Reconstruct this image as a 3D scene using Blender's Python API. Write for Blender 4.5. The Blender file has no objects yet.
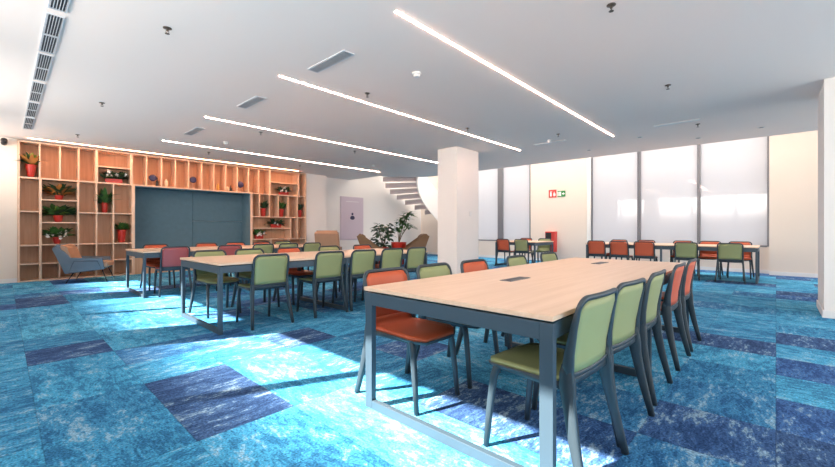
import bpy, bmesh, math, random
from mathutils import Vector, Matrix
random.seed(7)
C = bpy.context.scene.collection
SC = bpy.context.scene
R = math.radians

# ------------------------------------------------------------------ camera, light, exposure
cam_d = bpy.data.cameras.new('camera'); cam = bpy.data.objects.new('camera', cam_d); C.objects.link(cam)
cam.location = (0, 0, 1.10)
YAW = 42.885                                   # between the view axis and the long axis of the tables
cam.rotation_euler = (R(90), 0, R(YAW - 90))
cam_d.sensor_width = 36; cam_d.lens = 386 / 835 * 36
cam_d.shift_y = -4 / 835
cam_d.clip_start = 0.05
SC.camera = cam
SC.view_settings.view_transform = 'Standard'; SC.view_settings.look = 'None'
SC.view_settings.gamma = 1; SC.view_settings.use_curve_mapping = False
SC.view_settings.exposure = 1.16

w = bpy.data.worlds.new('sky'); SC.world = w; w.use_nodes = True
bg = w.node_tree.nodes['Background']
bg.inputs[0].default_value = (0.96, 0.97, 1.0, 1); bg.inputs[1].default_value = 0.64

sun_d = bpy.data.lights.new('sun', 'SUN'); sun = bpy.data.objects.new('sun', sun_d); C.objects.link(sun)
sun_d.energy = 17.0; sun_d.angle = R(0.8); sun_d.color = (1.0, 0.89, 0.79)
ALT, AZ = R(41.0), R(-23)
d = Vector((math.cos(ALT) * math.cos(AZ), math.cos(ALT) * math.sin(AZ), -math.sin(ALT)))
sun.rotation_euler = d.to_track_quat('-Z', 'Y').to_euler(); sun.location = (-6, 4, 7)

def area(name, loc, rot, sx, sy, e, col):
    l = bpy.data.lights.new(name, 'AREA'); l.shape = 'RECTANGLE'; l.size = sx; l.size_y = sy
    l.energy = e; l.color = col
    o = bpy.data.objects.new(name, l); o.location = loc; o.rotation_euler = rot; C.objects.link(o)
    return o
# daylight entering through the glazed facade behind the photographer (just outside the glass)
area('facade_daylight', (-4.5, 4.0, 2.3), (0, R(-90), 0), 4.5, 18.0, 1380, (1.0, 0.93, 0.86))
# fill light at an added unseen window, brightens the chair backs and right floor
area('side_fill', (5.0, -4.4, 1.9), (R(90), 0, 0), 9.0, 2.2, 150, (1.0, 0.94, 0.88))
# added fill light under the closed void roof, brightens the stair and window wall
area('void_fill', (11.8, 5.0, 5.7), (0, 0, 0), 1.6, 13.0, 280, (1.0, 0.93, 0.86))

# ------------------------------------------------------------------ materials
def srgb(r, g, b):
    f = lambda c: (c / 255 / 12.92) if c / 255 <= 0.04045 else ((c / 255 + 0.055) / 1.055) ** 2.4
    return (f(r), f(g), f(b), 1)
def mat(name, col, rough=0.6, metal=0.0, spec=0.5, bump=0.0, bscale=200, var=0.0, vscale=6):
    m = bpy.data.materials.new(name); m.use_nodes = True
    nt = m.node_tree; b = nt.nodes['Principled BSDF']
    b.inputs['Base Color'].default_value = col; b.inputs['Roughness'].default_value = rough
    b.inputs['Metallic'].default_value = metal; b.inputs['Specular IOR Level'].default_value = spec
    tc = nt.nodes.new('ShaderNodeTexCoord')
    if var:
        n = nt.nodes.new('ShaderNodeTexNoise'); n.inputs['Scale'].default_value = vscale; n.inputs['Detail'].default_value = 3
        nt.links.new(tc.outputs['Object'], n.inputs['Vector'])
        mx = nt.nodes.new('ShaderNodeMix'); mx.data_type = 'RGBA'
        mx.inputs[6].default_value = tuple(c * (1 - var) for c in col[:3]) + (1,)
        mx.inputs[7].default_value = tuple(min(1, c * (1 + var)) for c in col[:3]) + (1,)
        nt.links.new(n.outputs['Fac'], mx.inputs[0]); nt.links.new(mx.outputs[2], b.inputs['Base Color'])
    if bump:
        n2 = nt.nodes.new('ShaderNodeTexNoise'); n2.inputs['Scale'].default_value = bscale
        nt.links.new(tc.outputs['Object'], n2.inputs['Vector'])
        bp = nt.nodes.new('ShaderNodeBump'); bp.inputs['Strength'].default_value = bump; bp.inputs['Distance'].default_value = 0.002
        nt.links.new(n2.outputs['Fac'], bp.inputs['Height']); nt.links.new(bp.outputs[0], b.inputs['Normal'])
    return m
def wood(name, c1, c2, rough, sc=(1.2, 26, 26)):
    m = bpy.data.materials.new(name); m.use_nodes = True
    nt = m.node_tree; b = nt.nodes['Principled BSDF']; b.inputs['Roughness'].default_value = rough
    tc = nt.nodes.new('ShaderNodeTexCoord'); mp = nt.nodes.new('ShaderNodeMapping'); mp.inputs['Scale'].default_value = sc
    n = nt.nodes.new('ShaderNodeTexNoise'); n.inputs['Scale'].default_value = 1.0; n.inputs['Detail'].default_value = 5; n.inputs['Distortion'].default_value = 0.4
    cr = nt.nodes.new('ShaderNodeValToRGB'); cr.color_ramp.elements[0].position = 0.3; cr.color_ramp.elements[1].position = 0.7
    cr.color_ramp.elements[0].color = c1; cr.color_ramp.elements[1].color = c2
    nt.links.new(tc.outputs['Object'], mp.inputs[0]); nt.links.new(mp.outputs[0], n.inputs['Vector'])
    nt.links.new(n.outputs['Fac'], cr.inputs[0]); nt.links.new(cr.outputs[0], b.inputs['Base Color'])
    return m
def emis(name, col, s):
    m = bpy.data.materials.new(name); m.use_nodes = True
    nt = m.node_tree; nt.nodes.clear()
    e = nt.nodes.new('ShaderNodeEmission'); e.inputs[0].default_value = col; e.inputs[1].default_value = s
    o = nt.nodes.new('ShaderNodeOutputMaterial'); nt.links.new(e.outputs[0], o.inputs[0]); return m

M = {}
M['white'] = mat('white_paint', (0.80, 0.77, 0.74, 1), 0.8, var=0.02, vscale=2)
M['ceil'] = mat('ceiling_paint', (0.90, 0.80, 0.745, 1), 0.85)
M['beige'] = mat('warm_paint', (0.80, 0.70, 0.61, 1), 0.8, var=0.02, vscale=1)
M['base'] = mat('skirting_paint', (0.78, 0.77, 0.76, 1), 0.5)
M['table'] = wood('light_oak', (0.68, 0.46, 0.31, 1), (0.76, 0.54, 0.39, 1), 0.38)
M['shelf'] = wood('oak_veneer', (0.52, 0.29, 0.17, 1), (0.62, 0.37, 0.235, 1), 0.55, (26, 26, 1.2))
M['edge'] = wood('oak_edge', (0.66, 0.45, 0.32, 1), (0.72, 0.51, 0.38, 1), 0.5, (8, 8, 8))
M['slate'] = mat('slate_metal', (0.042, 0.070, 0.095, 1), 0.42, 0.0, 0.5)
M['chair_metal'] = mat('chair_slate', (0.026, 0.042, 0.055, 1), 0.45)
M['gap'] = mat('black_spacer', (0.01, 0.01, 0.012, 1), 0.6)
M['green'] = mat('green_plastic', (0.28, 0.31, 0.14, 1), 0.55, bump=0.1, bscale=300, var=0.05)
M['orange'] = mat('orange_plastic', (0.54, 0.10, 0.038, 1), 0.5, bump=0.1, bscale=300, var=0.05)
M['maroon'] = mat('maroon_plastic', (0.40, 0.085, 0.085, 1), 0.5, bump=0.1, bscale=300, var=0.05)
M['nook'] = mat('blue_felt', (0.10, 0.18, 0.23, 1), 0.95, bump=0.4, bscale=120, var=0.12, vscale=9)
M['red'] = mat('red_glaze', (0.46, 0.03, 0.02, 1), 0.3)
M['soil'] = mat('soil', (0.03, 0.02, 0.014, 1), 1)
M['leaf'] = mat('leaf', (0.055, 0.15, 0.035, 1), 0.45, var=0.5, vscale=14)
M['leafd'] = mat('leaf_dark', (0.025, 0.07, 0.03, 1), 0.45, var=0.5, vscale=14)
M['leafy'] = mat('leaf_lime', (0.20, 0.28, 0.05, 1), 0.45, var=0.4, vscale=14)
M['leafo'] = mat('leaf_rust', (0.42, 0.15, 0.035, 1), 0.5, var=0.4, vscale=14)
M['petal'] = mat('petal', (0.80, 0.74, 0.70, 1), 0.6)
M['stem'] = mat('stem', (0.14, 0.10, 0.05, 1), 0.8)
M['bluegrey'] = mat('grey_blue_fabric', (0.13, 0.165, 0.20, 1), 0.95, bump=0.3, bscale=250, var=0.1)
M['tan'] = mat('tan_fabric', (0.42, 0.25, 0.16, 1), 0.9, bump=0.3, bscale=250, var=0.1)
M['brown'] = mat('brown_fabric', (0.20, 0.12, 0.065, 1), 0.8, bump=0.3, bscale=250, var=0.1)
M['black'] = mat('black_metal', (0.015, 0.016, 0.018, 1), 0.4)
M['alu'] = mat('grey_aluminium', (0.20, 0.20, 0.22, 1), 0.45, 0.3)
M['grille'] = mat('grille_metal', (0.60, 0.62, 0.65, 1), 0.5)
M['slat'] = mat('vent_slat', (0.40, 0.41, 0.43, 1), 0.5)
M['duct'] = mat('duct_dark', (0.06, 0.065, 0.075, 1), 0.9)
M['chrome'] = mat('dull_bronze', (0.14, 0.11, 0.09, 1), 0.35, 0.7)
M['plastic'] = mat('white_plastic', (0.75, 0.74, 0.72, 1), 0.4)
M['lilac'] = mat('lilac_paint', (0.58, 0.49, 0.56, 1), 0.5)
M['stairp'] = mat('stair_plaster', (0.80, 0.76, 0.73, 1), 0.8)
M['riser'] = mat('stair_mauve', (0.58, 0.50, 0.51, 1), 0.8)
M['redp'] = mat('red_sign_paint', (0.65, 0.05, 0.04, 1), 0.4)
M['greenp'] = mat('green_sign_paint', (0.03, 0.25, 0.06, 1), 0.4)
M['whitep'] = mat('white_sign_paint', (0.85, 0.85, 0.82, 1), 0.4)
M['navy'] = mat('navy_glaze', (0.025, 0.022, 0.085, 1), 0.3)
M['cream'] = mat('cream_glaze', (0.85, 0.68, 0.48, 1), 0.4)
M['amber'] = mat('amber_glaze', (0.55, 0.30, 0.05, 1), 0.3)
M['led'] = emis('led_diffuser', (1.0, 0.62, 0.47, 1), 32.0)
M['ledw'] = emis('led_warm', (1.0, 0.46, 0.22, 1), 26.0)

# frosted roller blind: diffuse + translucent + slight sheen
def blind_mat():
    m = bpy.data.materials.new('frosted_blind'); m.use_nodes = True
    nt = m.node_tree; nt.nodes.clear()
    a = nt.nodes.new('ShaderNodeBsdfDiffuse'); a.inputs[0].default_value = (0.80, 0.80, 0.82, 1)
    t = nt.nodes.new('ShaderNodeBsdfTranslucent'); t.inputs[0].default_value = (0.80, 0.80, 0.83, 1)
    g = nt.nodes.new('ShaderNodeBsdfGlossy'); g.inputs['Roughness'].default_value = 0.04
    mx = nt.nodes.new('ShaderNodeMixShader'); mx.inputs[0].default_value = 0.5
    m2 = nt.nodes.new('ShaderNodeMixShader'); m2.inputs[0].default_value = 0.06
    o = nt.nodes.new('ShaderNodeOutputMaterial')
    nt.links.new(a.outputs[0], mx.inputs[1]); nt.links.new(t.outputs[0], mx.inputs[2])
    nt.links.new(mx.outputs[0], m2.inputs[1]); nt.links.new(g.outputs[0], m2.inputs[2]); nt.links.new(m2.outputs[0], o.inputs[0])
    return m
M['blind'] = blind_mat()
# unseen facade glass with an added fade, denser downwards to soften the sun patch (clear above 2.2 m)
def sun_fade_mat():
    m = bpy.data.materials.new('sun_fade_glass'); m.use_nodes = True
    nt = m.node_tree; nt.nodes.clear()
    tr = nt.nodes.new('ShaderNodeBsdfTransparent'); tr.inputs[0].default_value = (0.97, 0.98, 0.98, 1)
    tl = nt.nodes.new('ShaderNodeBsdfTranslucent'); tl.inputs[0].default_value = (0.22, 0.22, 0.22, 1)
    tc = nt.nodes.new('ShaderNodeTexCoord'); sx = nt.nodes.new('ShaderNodeSeparateXYZ')
    mr = nt.nodes.new('ShaderNodeMapRange'); mr.inputs[1].default_value = 1.45; mr.inputs[2].default_value = 2.35
    mx = nt.nodes.new('ShaderNodeMixShader'); o = nt.nodes.new('ShaderNodeOutputMaterial')
    nt.links.new(tc.outputs['Object'], sx.inputs[0]); nt.links.new(sx.outputs['Z'], mr.inputs[0])
    nt.links.new(mr.outputs[0], mx.inputs[0]); nt.links.new(tl.outputs[0], mx.inputs[1]); nt.links.new(tr.outputs[0], mx.inputs[2])
    nt.links.new(mx.outputs[0], o.inputs[0]); return m
M['sun_fade'] = sun_fade_mat()
def clear_glass():
    m = bpy.data.materials.new('clear_glass'); m.use_nodes = True
    nt = m.node_tree; nt.nodes.clear()
    a = nt.nodes.new('ShaderNodeBsdfTransparent'); a.inputs[0].default_value = (.97, .98, .98, 1)
    g = nt.nodes.new('ShaderNodeBsdfGlossy'); g.inputs['Roughness'].default_value = 0.02
    mx = nt.nodes.new('ShaderNodeMixShader'); mx.inputs[0].default_value = 0.06; o = nt.nodes.new('ShaderNodeOutputMaterial')
    nt.links.new(a.outputs[0], mx.inputs[1]); nt.links.new(g.outputs[0], mx.inputs[2]); nt.links.new(mx.outputs[0], o.inputs[0])
    return m
M['clear'] = clear_glass()

def carpet():
    m = bpy.data.materials.new('carpet_tiles'); m.use_nodes = True
    nt = m.node_tree; N = nt.nodes.new; L = nt.links.new
    b = nt.nodes['Principled BSDF']; b.inputs['Roughness'].default_value = 0.95; b.inputs['Specular IOR Level'].default_value = 0.15
    tc = N('ShaderNodeTexCoord')
    def math_(op, a, bb=None):
        n = N('ShaderNodeMath'); n.operation = op
        for i, v in enumerate((a, bb)):
            if v is None: continue
            if isinstance(v, (int, float)): n.inputs[i].default_value = v
            else: L(v, n.inputs[i])
        return n.outputs[0]
    sp = N('ShaderNodeSeparateXYZ'); L(tc.outputs['Object'], sp.inputs[0])
    T = 0.55
    u = math_('DIVIDE', math_('SUBTRACT', sp.outputs['X'], 0.14), T); v = math_('DIVIDE', sp.outputs['Y'], T)
    cu, cv = math_('ADD', math_('FLOOR', u), 31), math_('ADD', math_('FLOOR', v), 12)
    # tiles fall into loose groups, two rows deep
    cv2 = math_('FLOOR', math_('DIVIDE', math_('ADD', cv, math_('MULTIPLY', math_('PINGPONG', cu, 2), 0.9)), 2))
    cell = N('ShaderNodeCombineXYZ'); L(cu, cell.inputs[0]); L(cv, cell.inputs[1])
    cell2 = N('ShaderNodeCombineXYZ'); L(cu, cell2.inputs[0]); L(cv2, cell2.inputs[1])
    wn = N('ShaderNodeTexWhiteNoise'); wn.noise_dimensions = '3D'; L(cell.outputs[0], wn.inputs['Vector'])
    wn2 = N('ShaderNodeTexWhiteNoise'); wn2.noise_dimensions = '3D'; L(cell2.outputs[0], wn2.inputs['Vector'])
    # brushed pile pattern, quarter-turned from tile to tile
    def streak(sx, sy, detail=11, rough=0.80):
        mp = N('ShaderNodeMapping'); mp.inputs['Scale'].default_value = (sx, sy, 1)
        ad = N('ShaderNodeVectorMath'); ad.operation = 'ADD'
        sc = N('ShaderNodeVectorMath'); sc.operation = 'SCALE'; sc.inputs['Scale'].default_value = 2.0
        L(wn2.outputs['Color'], sc.inputs[0]); L(tc.outputs['Object'], ad.inputs[0]); L(sc.outputs[0], ad.inputs[1])
        L(ad.outputs[0], mp.inputs[0])
        n = N('ShaderNodeTexNoise'); n.inputs['Scale'].default_value = 1; n.inputs['Detail'].default_value = detail; n.inputs['Distortion'].default_value = 0.25; n.inputs['Roughness'].default_value = rough
        L(mp.outputs[0], n.inputs['Vector']); return n.outputs['Fac']
    s1, s2 = streak(2.2, 5.6), streak(5.2, 2.4)
    rr = math_('GREATER_THAN', wn2.outputs['Value'], 0.5)
    ms = N('ShaderNodeMix'); ms.data_type = 'FLOAT'; L(rr, ms.inputs[0]); L(s1, ms.inputs[2]); L(s2, ms.inputs[3])
    g1, g2 = streak(12, 34, 5, 0.7), streak(32, 13, 5, 0.7)
    mg = N('ShaderNodeMix'); mg.data_type = 'FLOAT'; L(rr, mg.inputs[0]); L(g1, mg.inputs[2]); L(g2, mg.inputs[3])
    st = math_('ADD', math_('MULTIPLY', ms.outputs[0], 0.62), math_('MULTIPLY', mg.outputs[0], 0.38))
    big = N('ShaderNodeTexNoise'); big.inputs['Scale'].default_value = 0.45; big.inputs['Detail'].default_value = 1
    L(tc.outputs['Object'], big.inputs['Vector'])
    # tile tone
    ton = math_('ADD', math_('MULTIPLY', wn2.outputs['Value'], 0.5), math_('MULTIPLY', wn.outputs['Value'], 0.5))
    cr = N('ShaderNodeValToRGB'); cr.color_ramp.interpolation = 'LINEAR'
    stops = [(0.16, (0.040, 0.095, 0.22, 1)), (0.29, (0.045, 0.13, 0.33, 1)), (0.37, (0.04, 0.22, 0.41, 1)), (0.60, (0.055, 0.31, 0.53, 1)), (0.95, (0.09, 0.41, 0.62, 1))]
    el = cr.color_ramp.elements
    el[0].position, el[0].color = stops[0]; el[1].position, el[1].color = stops[-1]
    for p, c in stops[1:-1]:
        e = el.new(p); e.color = c
    L(ton, cr.inputs[0])
    # dark brushed marks
    dk = N('ShaderNodeMapRange'); dk.inputs[1].default_value = 0.505; dk.inputs[2].default_value = 0.535; L(st, dk.inputs[0])
    mxd = N('ShaderNodeMix'); mxd.data_type = 'RGBA'; mxd.blend_type = 'MIX'
    dc = N('ShaderNodeMix'); dc.data_type = 'RGBA'; dc.blend_type = 'MULTIPLY'; dc.inputs[0].default_value = 1
    L(cr.outputs[0], dc.inputs[6]); dc.inputs[7].default_value = (0.40, 0.46, 0.56, 1)
    L(math_('MULTIPLY', dk.outputs[0], 0.85), mxd.inputs[0]); L(cr.outputs[0], mxd.inputs[6]); L(dc.outputs[2], mxd.inputs[7])
    # pale flecks
    lt = N('ShaderNodeMapRange'); lt.inputs[1].default_value = 0.465; lt.inputs[2].default_value = 0.425; L(st, lt.inputs[0])
    mxl = N('ShaderNodeMix'); mxl.data_type = 'RGBA'
    L(math_('MULTIPLY', lt.outputs[0], 0.55), mxl.inputs[0]); L(mxd.outputs[2], mxl.inputs[6]); mxl.inputs[7].default_value = (0.34, 0.50, 0.60, 1)
    # tufts
    tf = N('ShaderNodeTexNoise'); tf.inputs['Scale'].default_value = 85; tf.inputs['Detail'].default_value = 2
    L(tc.outputs['Object'], tf.inputs['Vector'])
    tr = N('ShaderNodeMapRange'); tr.inputs[1].default_value = 0.3; tr.inputs[2].default_value = 0.7; tr.inputs[3].default_value = 0.55; tr.inputs[4].default_value = 1.5
    L(tf.outputs['Fac'], tr.inputs[0])
    # seams between tiles
    def seam(c):
        f = math_('FRACT', c); return math_('LESS_THAN', math_('MINIMUM', f, math_('SUBTRACT', 1, f)), 0.006)
    se = math_('SUBTRACT', 1, math_('MULTIPLY', math_('MAXIMUM', seam(u), seam(v)), 0.25))
    fin = N('ShaderNodeVectorMath'); fin.operation = 'SCALE'
    L(mxl.outputs[2], fin.inputs[0]); L(math_('MULTIPLY', tr.outputs[0], se), fin.inputs['Scale'])
    L(fin.outputs[0], b.inputs['Base Color'])
    bp = N('ShaderNodeBump'); bp.inputs['Strength'].default_value = 0.5; bp.inputs['Distance'].default_value = 0.004
    L(tf.outputs['Fac'], bp.inputs['Height']); L(bp.outputs[0], b.inputs['Normal'])
    return m
M['carpet'] = carpet()

# ------------------------------------------------------------------ mesh helpers
class MB:
    def __init__(s): s.bm = bmesh.new()
    def box(s, x0, x1, y0, y1, z0, z1, bev=0.0):
        r = bmesh.ops.create_cube(s.bm, size=1.0)
        for v in r['verts']:
            v.co = Vector((x0 + (v.co.x + .5) * (x1 - x0), y0 + (v.co.y + .5) * (y1 - y0), z0 + (v.co.z + .5) * (z1 - z0)))
        if bev:
            es = list({e for v in r['verts'] for e in v.link_edges})
            bmesh.ops.bevel(s.bm, geom=es, offset=bev, segments=2, profile=0.5, affect='EDGES')
        return s
    def prism(s, pts, axis, a, b):               # outline in the two other axes, extruded along axis from a to b
        def P(p, t):
            return Vector((t, p[0], p[1])) if axis == 'x' else Vector((p[0], t, p[1])) if axis == 'y' else Vector((p[0], p[1], t))
        A = [s.bm.verts.new(P(p, a)) for p in pts]; B = [s.bm.verts.new(P(p, b)) for p in pts]
        n = len(pts)
        fs = [s.bm.faces.new(A), s.bm.faces.new(list(reversed(B)))]
        for i in range(n): fs.append(s.bm.faces.new((A[i], B[i], B[(i + 1) % n], A[(i + 1) % n])))
        bmesh.ops.recalc_face_normals(s.bm, faces=fs)
        return s
    def sweep(s, path, sizes, up=Vector((1, 0, 0)), closed=False, n=8, power=2.0):
        path = [Vector(p) for p in path]; m = len(path); rings = []
        for i, p in enumerate(path):
            if closed: t = path[(i + 1) % m] - path[i - 1]
            else: t = path[min(i + 1, m - 1)] - path[max(i - 1, 0)]
            t.normalize()
            u = up - t * up.dot(t)
            if u.length < 1e-3: u = Vector((0, 1, 0)) - t * t.y
            u.normalize(); v = t.cross(u)
            a, b = sizes[i] if isinstance(sizes, list) else sizes
            ring = []
            for k in range(n):
                th = 2 * math.pi * k / n
                c, q = math.cos(th), math.sin(th)
                c = math.copysign(abs(c) ** (2 / power), c); q = math.copysign(abs(q) ** (2 / power), q)
                ring.append(s.bm.verts.new(p + u * (a * c) + v * (b * q)))
            rings.append(ring)
        for i in range(m if closed else m - 1):
            A, B = rings[i], rings[(i + 1) % m]
            for k in range(n):
                f = s.bm.faces.new((A[k], A[(k + 1) % n], B[(k + 1) % n], B[k])); f.smooth = True
        if not closed:
            s.bm.faces.new(list(reversed(rings[0]))); s.bm.faces.new(rings[-1])
        return s
    def lathe(s, prof, c=(0, 0, 0), n=20, smooth=True):
        rings = []
        for r, z in prof:
            rings.append([s.bm.verts.new(Vector((c[0] + r * math.cos(2 * math.pi * k / n), c[1] + r * math.sin(2 * math.pi * k / n), c[2] + z))) for k in range(n)])
        for A, B in zip(rings, rings[1:]):
            for k in range(n):
                f = s.bm.faces.new((A[k], A[(k + 1) % n], B[(k + 1) % n], B[k])); f.smooth = smooth
        s.bm.faces.new(list(reversed(rings[0]))); s.bm.faces.new(rings[-1])
        return s
    def solid(s, top, bot, smooth=True):           # two matching grids joined round the rim
        T = [[s.bm.verts.new(Vector(p)) for p in row] for row in top]; B = [[s.bm.verts.new(Vector(p)) for p in row] for row in bot]
        fs = []; ny, nx = len(T), len(T[0])
        for j in range(ny - 1):
            for i in range(nx - 1):
                fs.append(s.bm.faces.new((T[j][i], T[j][i + 1], T[j + 1][i + 1], T[j + 1][i])))
                fs.append(s.bm.faces.new((B[j][i], B[j + 1][i], B[j + 1][i + 1], B[j][i + 1])))
        rim = [(0, i) for i in range(nx)] + [(j, nx - 1) for j in range(1, ny)] + [(ny - 1, i) for i in range(nx - 2, -1, -1)] + [(j, 0) for j in range(ny - 2, 0, -1)]
        for q in range(len(rim)):
            a, b = rim[q], rim[(q + 1) % len(rim)]
            fs.append(s.bm.faces.new((T[a[0]][a[1]], B[a[0]][a[1]], B[b[0]][b[1]], T[b[0]][b[1]])))
        for f in fs: f.smooth = smooth
        bmesh.ops.recalc_face_normals(s.bm, faces=fs)
        return s
    def leaf(s, base, direc, length, width, droop=0.4, roll=0.0, n=5, fold=0.15):
        p = Vector(base); dv = Vector(direc).normalized(); side = dv.cross(Vector((0, 0, 1)))
        if side.length < 1e-3: side = Vector((1, 0, 0))
        side.normalize(); side = Matrix.Rotation(roll, 3, dv) @ side
        rows = []; th = 0.0012
        for i in range(n + 1):
            t = i / n
            wd = width * (math.sin(math.pi * min(1, (t * 0.93 + 0.07))) ** 0.7) * 0.5 + 0.001
            nrm = side.cross(dv).normalized()
            rows.append((p.copy(), side * wd, nrm * (wd * fold)))
            dv = (dv + Vector((0, 0, -droop / n))).normalized(); p = p + dv * (length / n)
        V = [(s.bm.verts.new(p - sd + nm), s.bm.verts.new(p), s.bm.verts.new(p + sd + nm)) for p, sd, nm in rows]
        for A, B in zip(V, V[1:]):
            for k in (0, 1):
                f = s.bm.faces.new((A[k], A[k + 1], B[k + 1], B[k])); f.smooth = True
        return s
    def xf(s, mtx):
        bmesh.ops.transform(s.bm, matrix=mtx, verts=s.bm.verts); return s
    def build(s, name, m, parent=None, auto=False):
        me = bpy.data.meshes.new(name); s.bm.to_mesh(me); s.bm.free()
        me.materials.append(m)
        o = bpy.data.objects.new(name, me); C.objects.link(o)
        if parent: o.parent = parent
        return o

def tag(o, label=None, cat=None, group=None, kind=None):
    if label: o['label'] = label
    if cat: o['category'] = cat
    if group: o['group'] = group
    if kind: o['kind'] = kind
    return o
def thing(name, label, cat, loc=(0, 0, 0), rz=0, group=None):
    o = bpy.data.objects.new(name, None); o.empty_display_size = 0.1; C.objects.link(o)
    o.location = loc; o.rotation_euler = (0, 0, rz); return tag(o, label, cat, group)
def kids(o): return [c for c in bpy.data.objects if c.parent == o]
def dup(root, loc, rz, label, group, ks):
    r = root.copy(); C.objects.link(r); r.location = loc; r.rotation_euler = (0, 0, rz)
    tag(r, label, None, group)
    for ch, sub in ks:
        c = ch.copy(); C.objects.link(c); c.parent = r
        for g in sub:
            e = g.copy(); C.objects.link(e); e.parent = c
    return r
def tree(root): return [(c, kids(c)) for c in kids(root)]
def struct(name, mb, m, parent=None, label=None):
    o = mb.build(name, m, parent)
    if not parent: tag(o, label, None, None, 'structure')
    return o

# ------------------------------------------------------------------ the room
CZ = 2.98
XL, XR, YB, YF = -0.95, 13.0, 11.86, -4.0
ZT = 6.0
struct('floor', MB().box(XL - .1, XR + .2, YF - .1, 12.4, -0.1, 0), M['carpet'])
# ceiling slab ends before the window wall and curves round the stair void at the back
edge = [(10.56, YF), (10.52, 0), (10.45, 4), (10.40, 7.0), (10.42, 8.6)]
for k in range(1, 8):
    t = k / 8
    edge.append((10.42 - 1.40 * (1 - math.cos(t * math.pi / 2)) , 8.6 + 1.5 * math.sin(t * math.pi / 2)))
edge += [(9.02, 10.2), (9.0, 12.0)]
struct('ceiling', MB().prism([(XL, YF)] + edge + [(XL, 12.0)], 'z', CZ, CZ + 0.35), M['ceil'])
# back wall
struct('wall_back', MB().box(7.76, XR + .1, YB, YB + .15, 0, ZT), M['white'])
struct('trim_1', MB().box(6.925, 7.76, 11.57, YB + .15, 0, CZ), M['white'], label='white boxed-in column beside the bookcase')
struct('wall_left', MB().box(XL, 0.215, 11.55, 11.7, 0, CZ), M['beige'])
struct('wall_recess', MB().box(0.2, 6.95, 12.22, 12.35, 0, CZ), M['white'])
# rear and roof of the void
struct('ceiling_void', MB().box(XL - .2, XR + .3, YF - .15, 12.4, ZT, ZT + .15), M['white'])
struct('wall_upper', MB().box(8.55, 8.7, YF, YB + .15, CZ + .35, ZT), M['white'])
b = MB(); b.box(XL, XR + .2, YF - .15, YF, 0, 0.8); b.box(XL, XR + .2, YF - .15, YF, CZ - .05, ZT)
b.box(XL, 0.4, YF - .15, YF, .8, CZ - .05); b.box(9.6, XR + .2, YF - .15, YF, .8, CZ - .05)
struct('wall_front', b, M['white'])
fw = bpy.data.objects.new('window_7', None); C.objects.link(fw); tag(fw, kind='structure')  # unseen window, added to bring light onto the chair backs
b = MB()
for k in range(5): b.box(.4 + 2.275 * k, .46 + 2.275 * k, YF - .12, YF - .04, .8, CZ - .05)
b.build('window_frame', M['alu'], fw)
MB().box(.4, 9.56, YF - .09, YF - .085, .8, CZ - .05).build('window_glass', M['clear'], fw)
# window wall
def wall_right():
    b = MB()
    b.box(XR, XR + .25, 0.12, 9.0, 0, 0.68)
    b.box(XR, XR + .25, 4.45, 6.50, 0.68, ZT)
    b.box(XR, XR + .25, 9.0, YB, 0, ZT)
    b.box(XR, XR + .25, 0.12, 4.45, 5.2, ZT); b.box(XR, XR + .25, 6.5, 9.0, 5.2, ZT)
    return b
struct('wall_right', wall_right(), M['beige'])
struct('wall_pier', MB().box(12.66, XR + .25, YF, 0.12, 0, ZT), M['beige'])
struct('baseboard_right', MB().box(XR - .015, XR, 0.12, YB, 0, 0.09), M['base'])
struct('baseboard_pier', MB().box(12.645, 12.66, YF, 0.12, 0, 0.09), M['base'])
struct('baseboard_back', MB().box(7.76, XR - .02, YB - .015, YB, 0, 0.09), M['base'])
struct('baseboard_left', MB().box(XL, 0.215, 11.535, 11.55, 0, 0.09), M['base'])
def window(n, y0, y1, z0=0.70, z1=5.2):
    w_ = bpy.data.objects.new('window_%d' % n, None); C.objects.link(w_); tag(w_, kind='structure')
    b = MB(); t = 0.035
    b.box(XR + .0, XR + .10, y0 - t, y0, z0 - .04, z1); b.box(XR + .0, XR + .10, y1, y1 + t, z0 - .04, z1)
    b.box(XR - .01, XR + .10, y0, y1, z0 - .04, z0)
    b.build('window_frame', M['alu'], w_)
    MB().box(XR + .06, XR + .07, y0, y1, z0, z1).build('window_blind', M['blind'], w_)
for i, (a, b) in enumerate([(0.16, 1.52), (1.59, 2.97), (3.06, 4.36), (6.54, 7.64), (7.86, 8.9)]):
    window(i + 1, a, b)
struct('trim_2', MB().box(XR - .02, XR + .02, 4.40, 4.52, 0.68, 5.2), M['whitep'], label='white reveal beside the tall window')
struct('trim_3', MB().box(XR, XR + .1, 7.675, 7.825, 0.66, 5.2), M['alu'], label='grey mullion between the two far windows')
# glazed facade behind the camera on the left
def facade():
    b = MB()
    b.box(XL - .2, XL, YF, 12.0, 0, 0.9)
    b.box(XL - .2, XL, YF, -1.5, 0.9, 3.3)
    b.box(XL - .2, XL, 5.20, 6.0, 0.9, 3.3)
    b.box(XL - .2, XL, 8.72, 9.5, 0.9, 3.3); b.box(XL - .2, XL, 11.4, 12.0, 0.9, 3.3)
    b.box(XL - .2, XL, YF, 12.0, CZ - .02, 3.4)
    return b
struct('wall_facade', facade(), M['white'])
fw = bpy.data.objects.new('window_6', None); C.objects.link(fw); tag(fw, kind='structure')
b = MB()
for y in (-0.2, 1.6, 3.56, 7.3, 10.4): b.box(XL - .12, XL - .02, y - .05, y + .05, 0.9, CZ - .02)
b.build('window_frame', M['alu'], fw)
b = MB()
for y0, y1 in ((-1.5, 5.2), (6.0, 8.72), (9.5, 11.4)): b.box(XL - .08, XL - .075, y0, y1, 0.9, CZ - .02)
b.build('window_glass', M['sun_fade'], fw)
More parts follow.
